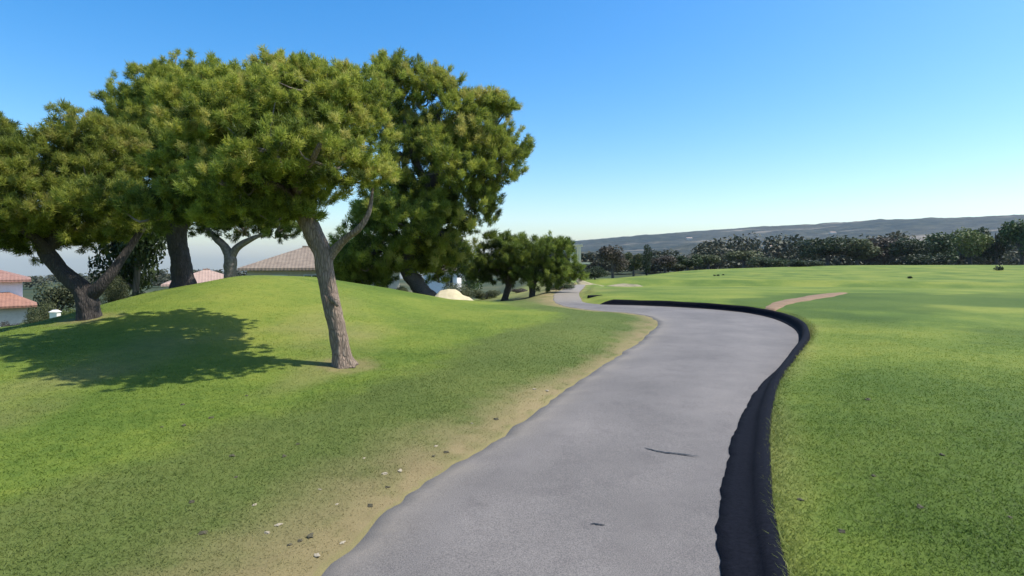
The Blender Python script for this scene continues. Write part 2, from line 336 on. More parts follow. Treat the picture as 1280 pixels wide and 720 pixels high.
def kerb_mesh(P,name,hh=1.0):
    N=normals(P); n=len(P); s=np.cumsum(np.r_[0,np.linalg.norm(np.diff(P,axis=0),axis=1)])
    shade_toe=np.interp(P[:,1],[0,5,7.5,9,12,15,22],[.21,.19,.11,.03,.05,.10,.06])*(1+.22*fbm(s*2.3,s*0,3,57)+.20*fbm(s*9,s*0+3,3,58))  # dark foot spread over the path, added to widen the kerb's shadow band
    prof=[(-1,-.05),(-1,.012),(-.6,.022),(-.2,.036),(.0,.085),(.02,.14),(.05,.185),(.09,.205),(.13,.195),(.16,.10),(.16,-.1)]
    v=[]
    for q,(u,z) in enumerate(prof):
        w=.016*fbm(s*2.6,np.full(n,q*.25),4,50)+.008*fbm(s*9,np.full(n,q*.4),2,52)
        zz=z*hh*(kerb_h(P[:,1]) if z>.05 else 1)*(np.clip((s[-1]-s)/.5,.02,1)**.6 if z>0 else np.ones(n))+(.03*fbm(s*1.2,np.full(n,3.),3,60) if z>.1 else 0)+zp(P[:,1])
        uu=shade_toe*u if u<0 else u; v.append(np.c_[P+N*(uu+w)[:,None],zz])
    v=np.stack(v,1); k=len(prof); i=np.arange(n-1)[:,None]*k; j=np.arange(k-1)
    f=[tuple(map(int,q)) for q in np.stack([i+j+1,i+j,i+k+j,i+k+j+1],-1).reshape(-1,4)]
    f+= [tuple(range(k)),tuple(range((n-1)*k+k-1,(n-1)*k-1,-1))]
    return link(name,poly_mesh(name,v.reshape(-1,3),f),M['kerb'],None,True)
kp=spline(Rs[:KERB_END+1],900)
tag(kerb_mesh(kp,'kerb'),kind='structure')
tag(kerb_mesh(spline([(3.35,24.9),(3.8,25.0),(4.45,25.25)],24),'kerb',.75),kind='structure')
def crack(pts,w,seed):
    P=spline(pts,60); P=P+.025*np.c_[np.zeros(60),fbm(np.arange(60)*.4,np.zeros(60),3,seed)]; N=normals(P)
    ww=w*(.35+1.3*np.abs(fbm(np.arange(60)*.5,np.ones(60),2,seed+3)))*np.sin(np.linspace(.12,math.pi-.05,60))**.5
    z=zp(P[:,1])+.012+.012*fbm(P[:,0]*1.3,P[:,1]*1.3,3,40)+.005
    v=np.vstack([np.c_[P-N*ww[:,None],z],np.c_[P+N*ww[:,None],z]]); f=[(i,i+1,i+61,i+60) for i in range(59)]
    link('crack',poly_mesh('crack',v,f),M['tar'],path)
crack(edge_pts([(806,562),(825,567),(850,570),(874,573)]),.022,1)
crack(edge_pts([(738,657),(756,659)]),.012,5)
def ribbon(name,P,wd,m,dz):
    P=spline(P,60); N=normals(P); k=7; t=np.linspace(-1,1,k); wd=np.interp(np.linspace(0,1,60),np.linspace(0,1,len(wd)),wd)*(1+.5*fbm(np.arange(60)*.2,np.zeros(60),3,6))
    X=P[:,None]+N[:,None]*t[None,:,None]*wd[:,None,None]/2; z=land(X[...,0],X[...,1])[0]+dz*(1-np.abs(t)**4*1.6)[None]
    v=np.concatenate([X,z[...,None]],-1).reshape(-1,3); i=np.arange(59)[:,None]*k; j=np.arange(k-1); f=np.stack([i+j,i+j+1,i+k+j+1,i+k+j],-1).reshape(-1,4)
    return link(name,tri_mesh(name,v,f),m,None,True)
tag(ribbon('dirt_track',[(7.9,17.1),(8.6,18.3),(9.8,19.9),(12.2,22.6),(15.0,25.4)],[.35,.65,.9,1.1,.5],M['earth'],.03),kind='structure')
# sand: the bunker face below the big pine, and the dry bank beside the far path
def mound(name,cx,cy,z0,prof,depth,m,seed):
    xs=np.linspace(prof[0][0],prof[-1][0],48); top=np.interp(xs,[p[0] for p in prof],[p[1] for p in prof]); k=16; t=np.linspace(0,1,k)
    X=np.repeat(xs[:,None],k,1)+cx; Yy=cy+depth*t[None]+.3*fbm(X*.5,X*0+seed,2,seed); Z=z0+top[:,None]*np.sin(np.clip(t*1.25,0,1)*math.pi/2)[None]*np.where(t>.8,1-(t-.8)*1.5,1)[None]
    Z=Z+.10*fbm(X*1.1,Yy*1.1,4,seed); v=np.stack([X,Yy,Z],-1).reshape(-1,3); i=np.arange(47)[:,None]*k; j=np.arange(k-1)
    return link(name,tri_mesh(name,v,np.stack([i+j,i+k+j,i+k+j+1,i+j+1],-1).reshape(-1,4)),m,None,True)
tag(mound('sand_bunker',-2.45,21.3,-.02,[(-.66,.0),(-.60,.32),(-.42,.50),(-.1,.56),(.2,.53),(.36,.43),(.48,.32),(.75,.24),(.98,.05)],1.3,M['sand'],3),kind='structure')
tag(mound('sandy_bank',7.5,50,-1.3,[(-1.9,.0),(-1.2,1.2),(.2,.75),(1.5,.5),(3.2,.75),(4.6,.65),(6.5,0)],5,M['bank'],7),kind='structure')
def hill_h(x,y):
    A=np.arctan2(x,y); Rr=np.hypot(x,y)
    px=640+F*np.tan(np.clip(A,-1.2,1.2)); py=np.interp(px,[-600,300,520,600,640,700,780,860,960,1030,1100,1200,1280,1700,2200],[430,430,400,318,306,303,297,292,285,281,277,274,270,268,275])
    top=CH+(HY-py)/F*3150*np.cos(A)
    t=sm(900,3150,Rr); prof=t**1.5*(1-.35*sm(3300,5200,Rr))
    h=-26-260*sm(.02,-.18,A)*sm(700,2500,Rr)+(top+26)*prof*sm(-.2,-.03,A)+prof*(22*fbm(x*.0016,y*.0016,4,70)+11*fbm(x*.008,y*.008,4,71)*1.0)+sm(700,1400,Rr)*7*fbm(x*.03,y*.03,3,72)
    rg=sm(-.02,.08,A)*(.62+1.3*fbm(A*6,A*0+2,3,77)); h+=62*rg*np.exp(-.5*((Rr-1650-300*fbm(A*4,A*0,2,78))/230)**2)+34*sm(.05,.2,A)*(.5+1.4*fbm(A*9,A*0+5,3,79))*np.exp(-.5*((Rr-1150)/120)**2)
    h+=sm(900,1300,Rr)*7*fbm(x*.02,y*.02,3,75)
    return h
def build_hills():
    ang=np.arange(-60,62,.22)*math.pi/180; rad=np.concatenate([np.geomspace(700,2600,70),np.linspace(2650,3600,26),np.linspace(3800,5200,8)])
    A,Rr=np.meshgrid(ang,rad); x=Rr*np.sin(A); y=Rr*np.cos(A)
    h=hill_h(x,y)
    na=len(ang); i=np.arange(len(rad)-1)[:,None]*na; j=np.arange(na-1); f=np.stack([i+j,i+na+j,i+na+j+1,i+j+1],-1).reshape(-1,4)
    global HAZE_TOP; HAZE_TOP=float(h.max())+6
    tag(link('hills',tri_mesh('hills',np.stack([x,y,h],-1).reshape(-1,3),f),M['hill'],None,True),kind='structure')
build_hills()
def build_grass():
    n=700000; r=2.1+21*rng.random(n)**1.5; a=(rng.random(n)*106-54)*math.pi/180; x=r*np.sin(a); y=r*np.cos(a)
    z,cov,ins,dL,dR=land(x,y); keep=(~ins)&(dR>.11)&(dL>.03); keep&=rng.random(n)>cov[:,0]*.72
    x,y,z,cov,r=x[keep],y[keep],z[keep],cov[keep],r[keep]; n=len(x)
    cl=fbm(x*2.2,y*2.2,3,90); ht=(.013+.011*rng.random(n)+.016*np.clip(cl+.1,0,1))*np.clip(1.25-r/19,.25,1)*(1+1.1*np.exp(-((dR[keep]-.15)/.10)**2)*(y<20))*(1-.4*cov[:,0]); wd=(.0016+.00052*r)*(.7+.6*rng.random(n))
    th=rng.random(n)*2*math.pi; le=.4+1.7*rng.random(n); ph=rng.random(n)*2*math.pi
    c=np.c_[x,y,z-.004]; w=np.c_[np.cos(th)*wd,np.sin(th)*wd,np.zeros(n)]; tip=c+np.c_[np.cos(ph)*ht*le,np.sin(ph)*ht*le,ht]
    v=np.stack([c-w,c+w,tip],1).reshape(-1,3); f=np.arange(3*n).reshape(-1,3); sh=np.repeat(1.28+.18*rng.random(n)+.20*cl+.25*cov[:,0],3)
    me=tri_mesh('grass',v,f,shade=sh,cover=np.repeat(cov,3,0))
    tag(link('grass',me,M['blades']),'short mown turf on both sides of the path','grass',kind='stuff')
build_grass()

# ------------------------------------------------------------ pines
def puff(n,L,nl,w,seed):
    """a soft brush of needles: roots spread through a small egg round the shoot, needles fanning out and up"""
    g=np.random.default_rng(seed); q=g.normal(size=(n,3)); q/=np.linalg.norm(q,axis=1)[:,None]; q*=(g.random(n)**.5)[:,None]
    base=q*np.array([.62,.62,.8])*L+np.array([0,0,.35*L]); d=q*.9+g.normal(size=(n,3))*.45+np.array([0,0,.55]); d/=np.linalg.norm(d,axis=1)[:,None]
    ln=nl*(.6+.7*g.random(n)); s=np.cross(d,g.normal(size=(n,3))); s/=np.linalg.norm(s,axis=1)[:,None]; s*=w
    base=base-d*ln[:,None]*.35; return np.stack([base-s,base+s,base+d*ln[:,None]],1)
def place_puffs(T,pos,axis,scale,shade,g):
    n=len(pos); k=g.integers(0,len(T),n); ax=axis/np.linalg.norm(axis,axis=1)[:,None]
    q=np.cross(ax,g.normal(size=(n,3))); q/=np.linalg.norm(q,axis=1)[:,None]; r=np.cross(ax,q)
    Vv=[];S=[]
    for a in range(len(T)):
        i=np.where(k==a)[0]
        if not len(i): continue
        B=np.stack([q[i],r[i],ax[i]],1)*scale[i][:,None,None]       # m,3,3
        P=np.einsum('tab,mbc->mtac',T[a],B)+pos[i][:,None,None,:]
        Vv.append(P.reshape(-1,3)); sh=shade[i][:,None,None]+g.normal(size=(len(i),T[a].shape[0],1))*.09+np.zeros((1,1,3))
        S.append(sh.reshape(-1))
    v=np.vstack(Vv); return v,np.arange(len(v)).reshape(-1,3),np.clip(np.concatenate(S),0,1)
def lobe_tips(lobes,dens,g,unit):
    """tips over the shells of overlapping ellipsoids, plus a thinner filling"""
    P=[];A=[];S=[]; pr=1.8*unit
    def clear(p,c,lim,keepf):
        k=np.ones(len(p),bool)
        for (c2,r2) in lobes:
            if np.allclose(c2,c): continue
            e=np.linalg.norm((p-np.array(c2))/np.array(r2),axis=1); k&=(e>lim)|(g.random(len(p))<keepf)
        return k
    for (c,rd) in lobes:
        c=np.array(c); rd=np.array(rd); area=(rd[0]*rd[2]+rd[0]*rd[1]+rd[1]*rd[2])/3; m=int(dens*3*area/unit**2)
        # foliage pads sitting on the shell, each a small dome of tips
        K=max(5,int(5.4*area/pr**2)); d=g.normal(size=(K,3)); d/=np.linalg.norm(d,axis=1)[:,None]; d=d[(d[:,2]>-.5)|(g.random(K)<.4)]
        pc=c+d*np.maximum(rd-pr*.55,rd*.45)*(.9+.2*g.random((len(d),1))); pc=pc[clear(pc,c,.66,.10)]
        if not len(pc): continue
        n=int(m*.80/len(d))+2; tone=.46+.19*g.normal(size=len(pc)); size=pr*(.65+.6*g.random(len(pc)))
        for q,tn,sz in zip(pc,tone,size):
            e=g.normal(size=(n,3)); e/=np.linalg.norm(e,axis=1)[:,None]; e[:,2]=np.where(e[:,2]<-.25,-e[:,2],e[:,2])
            fr=.55+.5*g.random(n); fr=np.where((g.random(n)<.10)&(e[:,2]>.3),1.25+.3*g.random(n),fr)
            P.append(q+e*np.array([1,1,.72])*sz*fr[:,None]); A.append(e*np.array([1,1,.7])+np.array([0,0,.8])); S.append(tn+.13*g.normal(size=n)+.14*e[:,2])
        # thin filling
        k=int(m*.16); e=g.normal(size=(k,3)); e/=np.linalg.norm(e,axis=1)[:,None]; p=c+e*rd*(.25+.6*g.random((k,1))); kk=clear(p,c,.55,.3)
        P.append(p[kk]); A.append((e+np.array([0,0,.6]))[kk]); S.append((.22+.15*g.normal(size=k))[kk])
    return np.vstack(P),np.vstack(A),np.concatenate(S)
def pine(label,base,trunk,limbs,lobes,unit,leaf,bark,dens=1.0,needles=120,group=None,seed=1,sides=36,twigs=60,flare=.5,rough=.32,knots=()):
    """trunk / limbs: lists of (world points, radii); lobes: (centre, radii) in world space"""
    g=np.random.default_rng(seed); b=np.array(base,float)
    root=tag(empty('pine_tree',tuple(b)),label,'tree',group)
    tp,tr=trunk; tr_o=tube_obj('trunk',np.array(tp)-b,tr,110,sides,bark,root,rough=rough,seed=seed,flare=flare)
    for (kp_,kr) in knots:
        v,f=tube(np.array(kp_)-b,kr,12,14,rough=.3,seed=seed+3); link('knot',poly_mesh('knot',v,f),bark,tr_o,True)
    for lp,lr in limbs: tube_obj('limb',np.array(lp)-b,lr,26,14,bark,root,rough=rough*.8,seed=seed+2)
    pos,ax,sh=lobe_tips(lobes,dens,g,unit)
    T=[puff(needles,unit*.60,unit*.42,unit*.030,seed*10+k) for k in range(5)]
    v,f,s=place_puffs(T,pos-b,ax,.75+.55*g.random(len(pos)),sh,g)
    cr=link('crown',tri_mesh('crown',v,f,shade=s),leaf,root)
    # twigs inside the crown
    mb_v=[];mb_f=[];off=0; idx=g.choice(len(pos),min(twigs,len(pos)),replace=False); cs=np.array([c for c,_ in lobes])
    for i in idx:
        e=pos[i]; c=cs[np.argmin(np.linalg.norm(cs-e,axis=1))]; mid=(c+e)/2+g.normal(size=3)*unit*.35-np.array([0,0,unit*.3])
        v,f=tube(np.array([c,mid,e])-b,[unit*.13,unit*.085,unit*.03],7,5); mb_v.append(v); mb_f+=[tuple(q+off for q in t) for t in f]; off+=len(v)
    link('twigs',poly_mesh('twigs',np.vstack(mb_v),mb_f),M['twig'],cr)['kind']='stuff'
    return root
def lobes_px(Y,rows,dscale=1.0):
    out=[]
    for r in rows:
        px,py,rx,ry=r[:4]; dy=r[4] if len(r)>4 else 0; y=Y+dy; out.append((W(px,py,y),np.array([rx*y/F,(rx+ry)/2*y/F*dscale,ry*y/F])))
    return out
def PX(Y,pts): return [W(p[0],p[1],Y+(p[2] if len(p)>2 else 0)) for p in pts]
def RX(Y,w): return [q/2*Y/F for q in w]
# front pine with the lit, leaning trunk
YA=8.5; bA=np.array([(430-640)/F*YA,YA,0]); bA[2]=gz(bA[0],bA[1])
pine('umbrella pine with sunlit leaning trunk, nearest the path',bA-[0,0,.05],
  (PX(YA,[(430,460),(427,440),(420,405),(412,368),(406,335),(404,318),(392,292),(378,262),(366,225),(360,180)]),RX(YA,[22,21.5,20.5,20,20,22,22,21,18,11])),
  [(PX(YA,[(406,330),(416,315),(432,298,-.1),(448,286,-.2),(460,268,-.2),(466,235,-.1)]),RX(YA,[14,12,9,8,6,3])),
   (PX(YA,[(376,262),(350,238,-.4),(315,225,-.8),(285,205,-1)]),RX(YA,[19,15,11,6])),
   (PX(YA,[(368,232),(395,200,.5),(425,165,.8),(440,130,.9)]),RX(YA,[17,13,10,6])),
   (PX(YA,[(366,225),(340,180,.6),(300,150,.9),(270,130,1)]),RX(YA,[17,13,10,6])),
   (PX(YA,[(372,250),(372,225,-.6),(390,200,-1.1),(400,180,-1.3)]),RX(YA,[14,11,8,5]))],
  lobes_px(YA,[(380,158,90,62,.2),(318,170,78,66,-.3),(438,156,48,58,.2),(300,232,66,46,-.7),(358,236,62,42,-.2),(250,196,60,56,.3),(268,134,66,44,.6),(352,114,62,40,.5),(450,114,34,30,.4),(410,114,46,34,.0),(400,205,58,42,-.9),(345,190,60,48,-1.0),(464,226,28,34,-.2),(352,272,42,24,-.3),(380,262,30,18,.5),(300,264,58,32,-.3),(345,266,42,24,.5),(255,262,50,36,.4),(300,200,60,60,1.3),(370,180,70,60,1.5),(330,150,70,60,1.7),(400,140,60,50,1.6)],1.25),
  .175,M['pine'],M['bark'],dens=5.0,seed=11,knots=[(PX(YA,[(416,372,-.13),(420,377,-.22),(422,383,-.24)]),RX(YA,[13,10,3]))],twigs=110)
# forked pine at the left edge
YB=10.9; bB=np.array([(112-640)/F*YB,YB,0]); bB[2]=gz(bB[0],bB[1])
pine('dark forked pine at left, bent limb reaching over the shaded lawn',bB-[0,0,.05],
  (PX(YB,[(112,408),(111,392),(109,375),(103,362),(90,350),(78,340),(66,325),(58,312),(70,290),(62,250)]),RX(YB,[26,24,23,21,20,19,18,18,14,8])),
  [(PX(YB,[(110,372),(124,358),(140,340,.1),(160,312,.3),(182,280,.4),(196,255,.5)]),RX(YB,[18,15,12,9,7,5])),
   (PX(YB,[(62,318),(46,300,-.3),(26,285,-.6),(5,262,-.8)]),RX(YB,[14,11,8,5])),
   (PX(YB,[(68,296),(90,260,.3),(112,225,.5),(118,190,.5)]),RX(YB,[13,11,8,5]))],
  lobes_px(YB,[(58,206,52,42,.2),(16,210,40,42,0),(112,186,44,44,.4),(140,190,34,44,.6),(150,262,48,36,-1.5),(198,268,42,28,-2.2),(60,250,70,52,-.2),(128,238,48,50,.3),(6,290,46,42,-.4),(36,306,42,26,.1),(-30,312,40,26,.3),(96,286,52,28,.0),(-50,230,60,70,.2),(150,275,40,30,.4),(-60,170,50,45,.6),(40,300,50,28,.5),(80,220,50,50,.9),(120,300,40,22,.5)],1.3),
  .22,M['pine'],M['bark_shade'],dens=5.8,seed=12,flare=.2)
# crest pine
YC=15.0; bC=np.array([(228-640)/F*YC,YC,0]); bC[2]=gz(bC[0],bC[1])
pine('tall pine with straight dark trunk on the crest of the mound',bC-[0,0,.1],
  (PX(YC,[(229,366),(228,350),(225,325),(221,300),(220,270),(222,230),(225,170)]),RX(YC,[26,24,22,24,24,19,9])),
  [(PX(YC,[(221,290),(200,262,.4),(180,240,.6),(165,215,.6)]),RX(YC,[16,12,9,5])),(PX(YC,[(221,275),(245,250,-.4),(262,220,-.6),(270,180,-.5)]),RX(YC,[16,12,9,5])),(PX(YC,[(222,240),(205,190,.5),(200,140,.6)]),RX(YC,[14,10,5]))],
  lobes_px(YC,[(202,118,46,42,.3),(162,150,30,40,.4),(150,195,40,46,.5),(238,120,58,38,.4),(190,185,52,52,0),(240,196,60,60,-.3),(168,238,44,46,.2),(228,262,50,30,0),(180,280,42,24,.3),(270,262,46,30,.2),(215,240,50,50,.9),(215,160,50,50,.9),(150,285,40,28,.8)]),
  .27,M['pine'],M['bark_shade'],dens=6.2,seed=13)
# pine behind the crest, slim grey fork
YD=22; bD=np.array([(288-640)/F*YD,YD,0]); bD[2]=gz(bD[0],bD[1])
pine('slim pale-trunked pine forking behind the mound crest',bD-[0,0,.1],
  (PX(YD,[(289,395),(289,360),(288,338),(287,322),(280,308),(268,296),(258,285)]),RX(YD,[17,16,15,15,11,8,4])),
  [(PX(YD,[(287,324),(296,310),(312,300),(330,292)]),RX(YD,[11,9,7,3]))],
  lobes_px(YD,[(258,286,38,16,.2),(305,290,44,17,0),(345,292,30,14,.2),(285,272,46,18,.4),(330,278,36,16,.4),(228,284,30,20,.3)]),
  .34,M['pine2'],M['twig'],dens=3.6,seed=14,sides=18)
# big pine right of centre
YE=28; bE=np.array([(538-640)/F*YE,YE,0]); bE[2]=gz(bE[0],bE[1])
pine('largest pine, tall dense crown drooping low beside the sand bunker',bE-[0,0,.15],
  (PX(YE,[(540,380),(532,370),(520,354),(508,336),(512,305),(530,260),(545,200),(548,140)]),RX(YE,[22,20,18,18,17,15,11,5])),
  [(PX(YE,[(509,330),(485,312),(462,318),(445,330)]),RX(YE,[11,8,6,3])),(PX(YE,[(530,262),(565,240,.4),(595,215,.5),(615,195)]),RX(YE,[12,9,6,3])),(PX(YE,[(535,240),(515,190,-.5),(505,150,-.6)]),RX(YE,[11,8,4])),(PX(YE,[(515,300),(550,292,-.6),(578,300,-.8)]),RX(YE,[11,8,4]))],
  lobes_px(YE,[(522,134,52,50,0),(490,140,36,56,.2),(572,146,54,44,.4),(610,172,42,54,0),(615,215,42,44,-.3),(550,215,72,58,-.8),(500,190,40,60,0),(572,268,50,46,-.6),(512,285,60,48,-.8),(462,318,42,38,-.4),(560,318,38,30,-.2),(448,344,30,22,0),(494,98,20,30,.2),(592,256,32,34,0),(515,335,40,26,.4),(530,300,60,50,1.5),(470,335,45,34,.9),(560,240,50,50,1.2),(545,170,50,50,1.2),(545,340,34,24,.8),(480,290,40,40,.6),(455,302,40,34,.3),(440,326,32,32,.2),(484,268,36,30,.5),(500,320,50,34,0),(450,345,40,20,.6)]),
  .50,M['pine'],M['bark_dark'],dens=5.8,seed=15,sides=20,twigs=90)
# pair farther along the path
for lab,Y,base,tr_,lm,lb,sd_ in (
  ('small round-headed pine on a leaning trunk behind the sand bunker',33,(630,380),[(629,382),(632,370),(636,356),(634,338),(630,320)],[[(634,352),(622,338),(612,325)],[(633,345),(645,330),(650,320)]],
   [(622,318,32,22),(640,328,28,26),(612,345,24,18),(640,348,22,16),(608,332,18,22),(624,340,30,18),(636,310,22,14),(604,318,14,14)],16),
  ('small pine with upright trunk and broad crown beside the far path bend',31,(665,382),[(665,385),(665,370),(666,352),(668,330),(670,315)],[[(666,355),(682,340),(695,330)],[(667,350),(655,338),(650,325)]],
   [(678,322,36,24),(702,340,24,30),(690,352,28,22),(660,345,20,20),(662,330,24,22),(690,316,26,16),(704,358,16,16),(676,350,26,16),(656,312,14,12)],17)):
    b=np.array([(base[0]-640)/F*Y,Y,0]); b[2]=min(gz(b[0],b[1]),CH-(base[1]-HY)*Y/F)
    pine(lab,b-[0,0,.1],(PX(Y,tr_),RX(Y,[10,8,8,7,3])),[(PX(Y,q),RX(Y,[5,4,2])) for q in lm],lobes_px(Y,lb),.42,M['pine2'],M['bark_dark'],dens=6.5,needles=110,seed=sd_,sides=14,twigs=25)
# ------------------------------------------------------------ broadleaf trees, shrubs and the far wood
def leaf_quads(pos,nrm,size,g):
    n=len(pos); d=nrm+g.normal(size=(n,3))*.8; d/=np.linalg.norm(d,axis=1)[:,None]
    a=np.cross(d,g.normal(size=(n,3))); a/=np.linalg.norm(a,axis=1)[:,None]; b=np.cross(d,a); s=size[:,None]
    v=np.stack([pos-a*s,pos+b*s*.6,pos+a*s,pos-b*s*.6],1).reshape(-1,3); return v,np.arange(4*n).reshape(-1,4)
def crown_unit(shape,seed,n,leaf):
    """leafy crown in a unit box: x,y within +-.5, z from 0 to 1"""
    g=np.random.default_rng(seed); L=[]
    if shape=='round':
        for k in range(11):
            t=g.random()*6.28; rr=.29*g.random()**.5; z=.34+.42*g.random(); L.append((np.array([rr*math.cos(t),rr*math.sin(t),z]),np.array([.17,.17,.15])*(.75+.6*g.random())))
    elif shape=='tall':
        for k in range(9):
            z=.12+.8*k/8; w=.36*math.sin(math.pi*(.18+.80*(1-k/8)))**.8+.05; L.append((np.array([.08*g.normal(),.08*g.normal(),z]),np.array([w,w,.13])))
    else:
        for k in range(13):
            t=g.random()*6.28; rr=.36*g.random()**.5; z=.18+.5*g.random()*(1-rr); L.append((np.array([rr*math.cos(t),rr*math.sin(t),z]),np.array([.19,.19,.2])*(.7+.6*g.random())))
    P=[];N=[];S=[]
    for c,r in L:
        m=int(n/len(L)); d=g.normal(size=(m,3)); d/=np.linalg.norm(d,axis=1)[:,None]; fr=np.where(g.random(m)<.75,.8+.35*g.random(m),.4+.5*g.random(m))
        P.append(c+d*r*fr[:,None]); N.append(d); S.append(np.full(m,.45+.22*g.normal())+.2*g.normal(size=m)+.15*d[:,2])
    P=np.vstack(P); P[:,2]=np.clip(P[:,2],.02,1.1); v,f=leaf_quads(P,np.vstack(N),leaf*(.6+.8*g.random(len(P))),g)
    return v,f,np.repeat(np.clip(np.concatenate(S),0,1),4),L
CACHE={}
def plant(name,label,cat,px,py_top,py_base,wpx,Y,shape,kind,seed,group=None,n=2600,leaf=.030,grounded=True,trunk=True):
    X=(px-640)/F*Y; zt=CH-(py_top-HY)*Y/F; zb=gz(X,Y)-.05 if grounded else CH-(py_base-HY)*Y/F
    h=max(zt-zb,.3)*(1.16 if shape=='round' else 1.05); w=wpx*Y/F
    key=(shape,seed%3,n,round(leaf,3))
    if key not in CACHE:
        v,f,s,L=crown_unit(shape,seed%3+40,n,leaf); me=tri_mesh('crown',v,f,shade=s)
        if shape=='bush': tv,tf=tube(np.array([(0,0,-.02),(.02,.01,.2),(.05,.0,.4)]),[.03,.025,.01],8,7)
        else: tv,tf=tube(np.array([(0,0,-.03),(.015,.01,.2),(-.01,.015,.45),(.01,0,.75)]),[.045,.034,.028,.008],14,10,rough=.15)
        tm=poly_mesh('trunk',tv,tf); tm.shade_smooth()
        lim=[]
        for c,r in L[:5]:
            a=np.array([0,0,.22+.06*len(lim)]); a2,f2=tube(np.array([a,(a+c)/2+np.array([0,0,-.03]),c]),[.018,.013,.005],8,6); q=poly_mesh('limb',a2,f2); q.shade_smooth(); lim.append(q)
        CACHE[key]=(me,tm,lim)
    me,tm,lim=CACHE[key]
    root=tag(empty(name,(X,Y,zb),seed*1.3),label,cat,group); root.scale=(w,w,h)
    mk=(key,kind)
    if mk not in CACHE:
        m2=me.copy(); m2.materials.clear(); m2.materials.append(M['leaf_'+kind]); CACHE[mk]=m2
    link('crown' if name.endswith('tree') else 'foliage',CACHE[mk],None,root)
    if trunk:
        link('trunk' if name.endswith('tree') else 'stem',tm,M['bark_dark'],root)
        if name.endswith('tree'):
            for q in lim: link('limb',q,M['bark_dark'],root)
    return root
far='trees along the far edge of the fairway'
rows=[
 ('leafy_tree','reddish-brown bushy tree beside the sandy bank, tallest there','tree',766,308,357,44,72,'round','brown',1,far),
 ('shrub','low dark shrub at the foot of the reddish-brown tree, by the far path','shrub',744,329,360,34,62,'bush','dark',2,None),
 ('leafy_tree','olive-green tree just right of the reddish-brown one','tree',792,315,354,36,84,'round','olive',3,far),
 ('cypress_tree','narrow dark upright tree rising between the far bushes','tree',809,309,350,15,80,'tall','dark',4,far),
 ('leafy_tree','squat russet tree right of the narrow upright one','tree',831,321,350,44,90,'round','brown',5,far),
 ('leafy_tree','dark round tree left of the raised far green','tree',860,318,345,40,96,'round','dark',6,far),
 ('leafy_tree','small olive tree behind the raised far green','tree',886,319,340,34,115,'round','olive',7,far),
 ('shrub','flat dark bush on the right shoulder of the far green','shrub',962,318,339,56,112,'bush','dark',8,None),
 ('shrub','broad dark green bush lower and right of the far green','shrub',1008,322,344,52,100,'bush','dark',9,None),
 ('leafy_tree','grey-green tree behind the two dark fairway bushes','tree',930,314,338,44,135,'round','olive',10,far),
 ('leafy_tree','dark spreading tree at the left end of the right-hand belt','tree',1036,298,338,64,140,'round','dark',11,far),
 ('leafy_tree','dull olive tree, second from the left in the right-hand belt','tree',1072,297,337,58,138,'round','olive',12,far),
 ('leafy_tree','grey-brown tree near the middle of the right-hand belt','tree',1104,298,336,54,142,'round','brown',13,far),
 ('leafy_tree','dark green tree right of the grey-brown one in the belt','tree',1134,300,335,48,136,'round','dark',14,far),
 ('shrub','low black-green thicket under the belt, left of the pale tree','shrub',1158,308,334,56,128,'bush','dark',15,None),
 ('leafy_tree','blue-green tree rising behind the black-green thicket','tree',1176,293,333,52,150,'round','mid',16,far),
 ('leafy_tree','pale yellow-green tree standing out in the dark belt','tree',1213,289,332,46,126,'round','light',17,far),
 ('leafy_tree','dark tree pressed against the right side of the pale tree','tree',1244,284,332,42,130,'round','dark',18,far),
 ('leafy_tree','tall green tree cut off by the right edge of the view','tree',1277,276,332,46,120,'round','mid',19,far),
 ('leafy_tree','dark tree just outside the right edge of the view','tree',1318,282,332,60,125,'round','dark',20,far),
 ('leafy_tree','dark grove tree filling the gap behind the squat russet tree','tree',846,326,348,40,120,'round','olive',21,far),
 # by the left-hand houses
 ('dark_tree','dense blackish tree between the forked pine and the crest pine','tree',172,252,384,112,20,'round','dark',22,None),
 ('shrub','sunlit grey-olive shrub just right of the forked pine trunk','shrub',146,332,384,34,17.5,'bush','olive',23,None),
 ('shrub','dark low hedge shrub at the foot of the crest pine','shrub',188,352,378,50,17,'bush','dark',24,None),
 ('shrub','pale green garden shrub just right of the white post','shrub',92,375,404,34,26,'bush','light',25,None),
 ('shrub','olive garden shrub between the white post and the lower red roof','shrub',52,366,404,34,30,'bush','olive',26,None),
 ('shrub','yellow-green clipped shrub in front of the arched house wall','shrub',30,388,410,22,33,'bush','light',27,None),
 ('leafy_tree','olive tree behind the garden, left of the bent pine limb','tree',70,356,400,60,60,'round','olive',28,None),
 ('shrub','brownish shrub in the garden at the left edge, below the red roof','shrub',10,395,412,24,30,'bush','brown',29,None),
 # under and beside the big pine
 ('shrub','dark shrub in deep shade behind the front pine trunk','shrub',462,322,362,60,31,'bush','dark',30,None),
 ('shrub','grey-green rounded shrub left of the sand bunker','shrub',504,352,374,32,25.5,'bush','olive',31,None),
 ('shrub','olive scrub above and behind the sand bunker','shrub',572,348,380,50,36,'bush','olive',32,None),
 ('shrub','dry olive scrub between the sand bunker and the leaning small pine','shrub',608,356,384,40,38,'bush','olive',33,None),
 ('leafy_tree','green tree behind the big pine, right of the white gable','tree',584,318,372,44,48,'round','mid',34,None),
 ('shrub','dark undergrowth below the crown of the upright small pine','shrub',700,350,378,42,36,'bush','dark',35,None),
 ('shrub','tawny brush between the two small pines','shrub',648,358,380,30,40,'bush','brown',36,None),
 ('leafy_tree','dark tree behind the front pine, right of the brown-roofed house','tree',438,300,362,50,38,'round','dark',37,None),
]
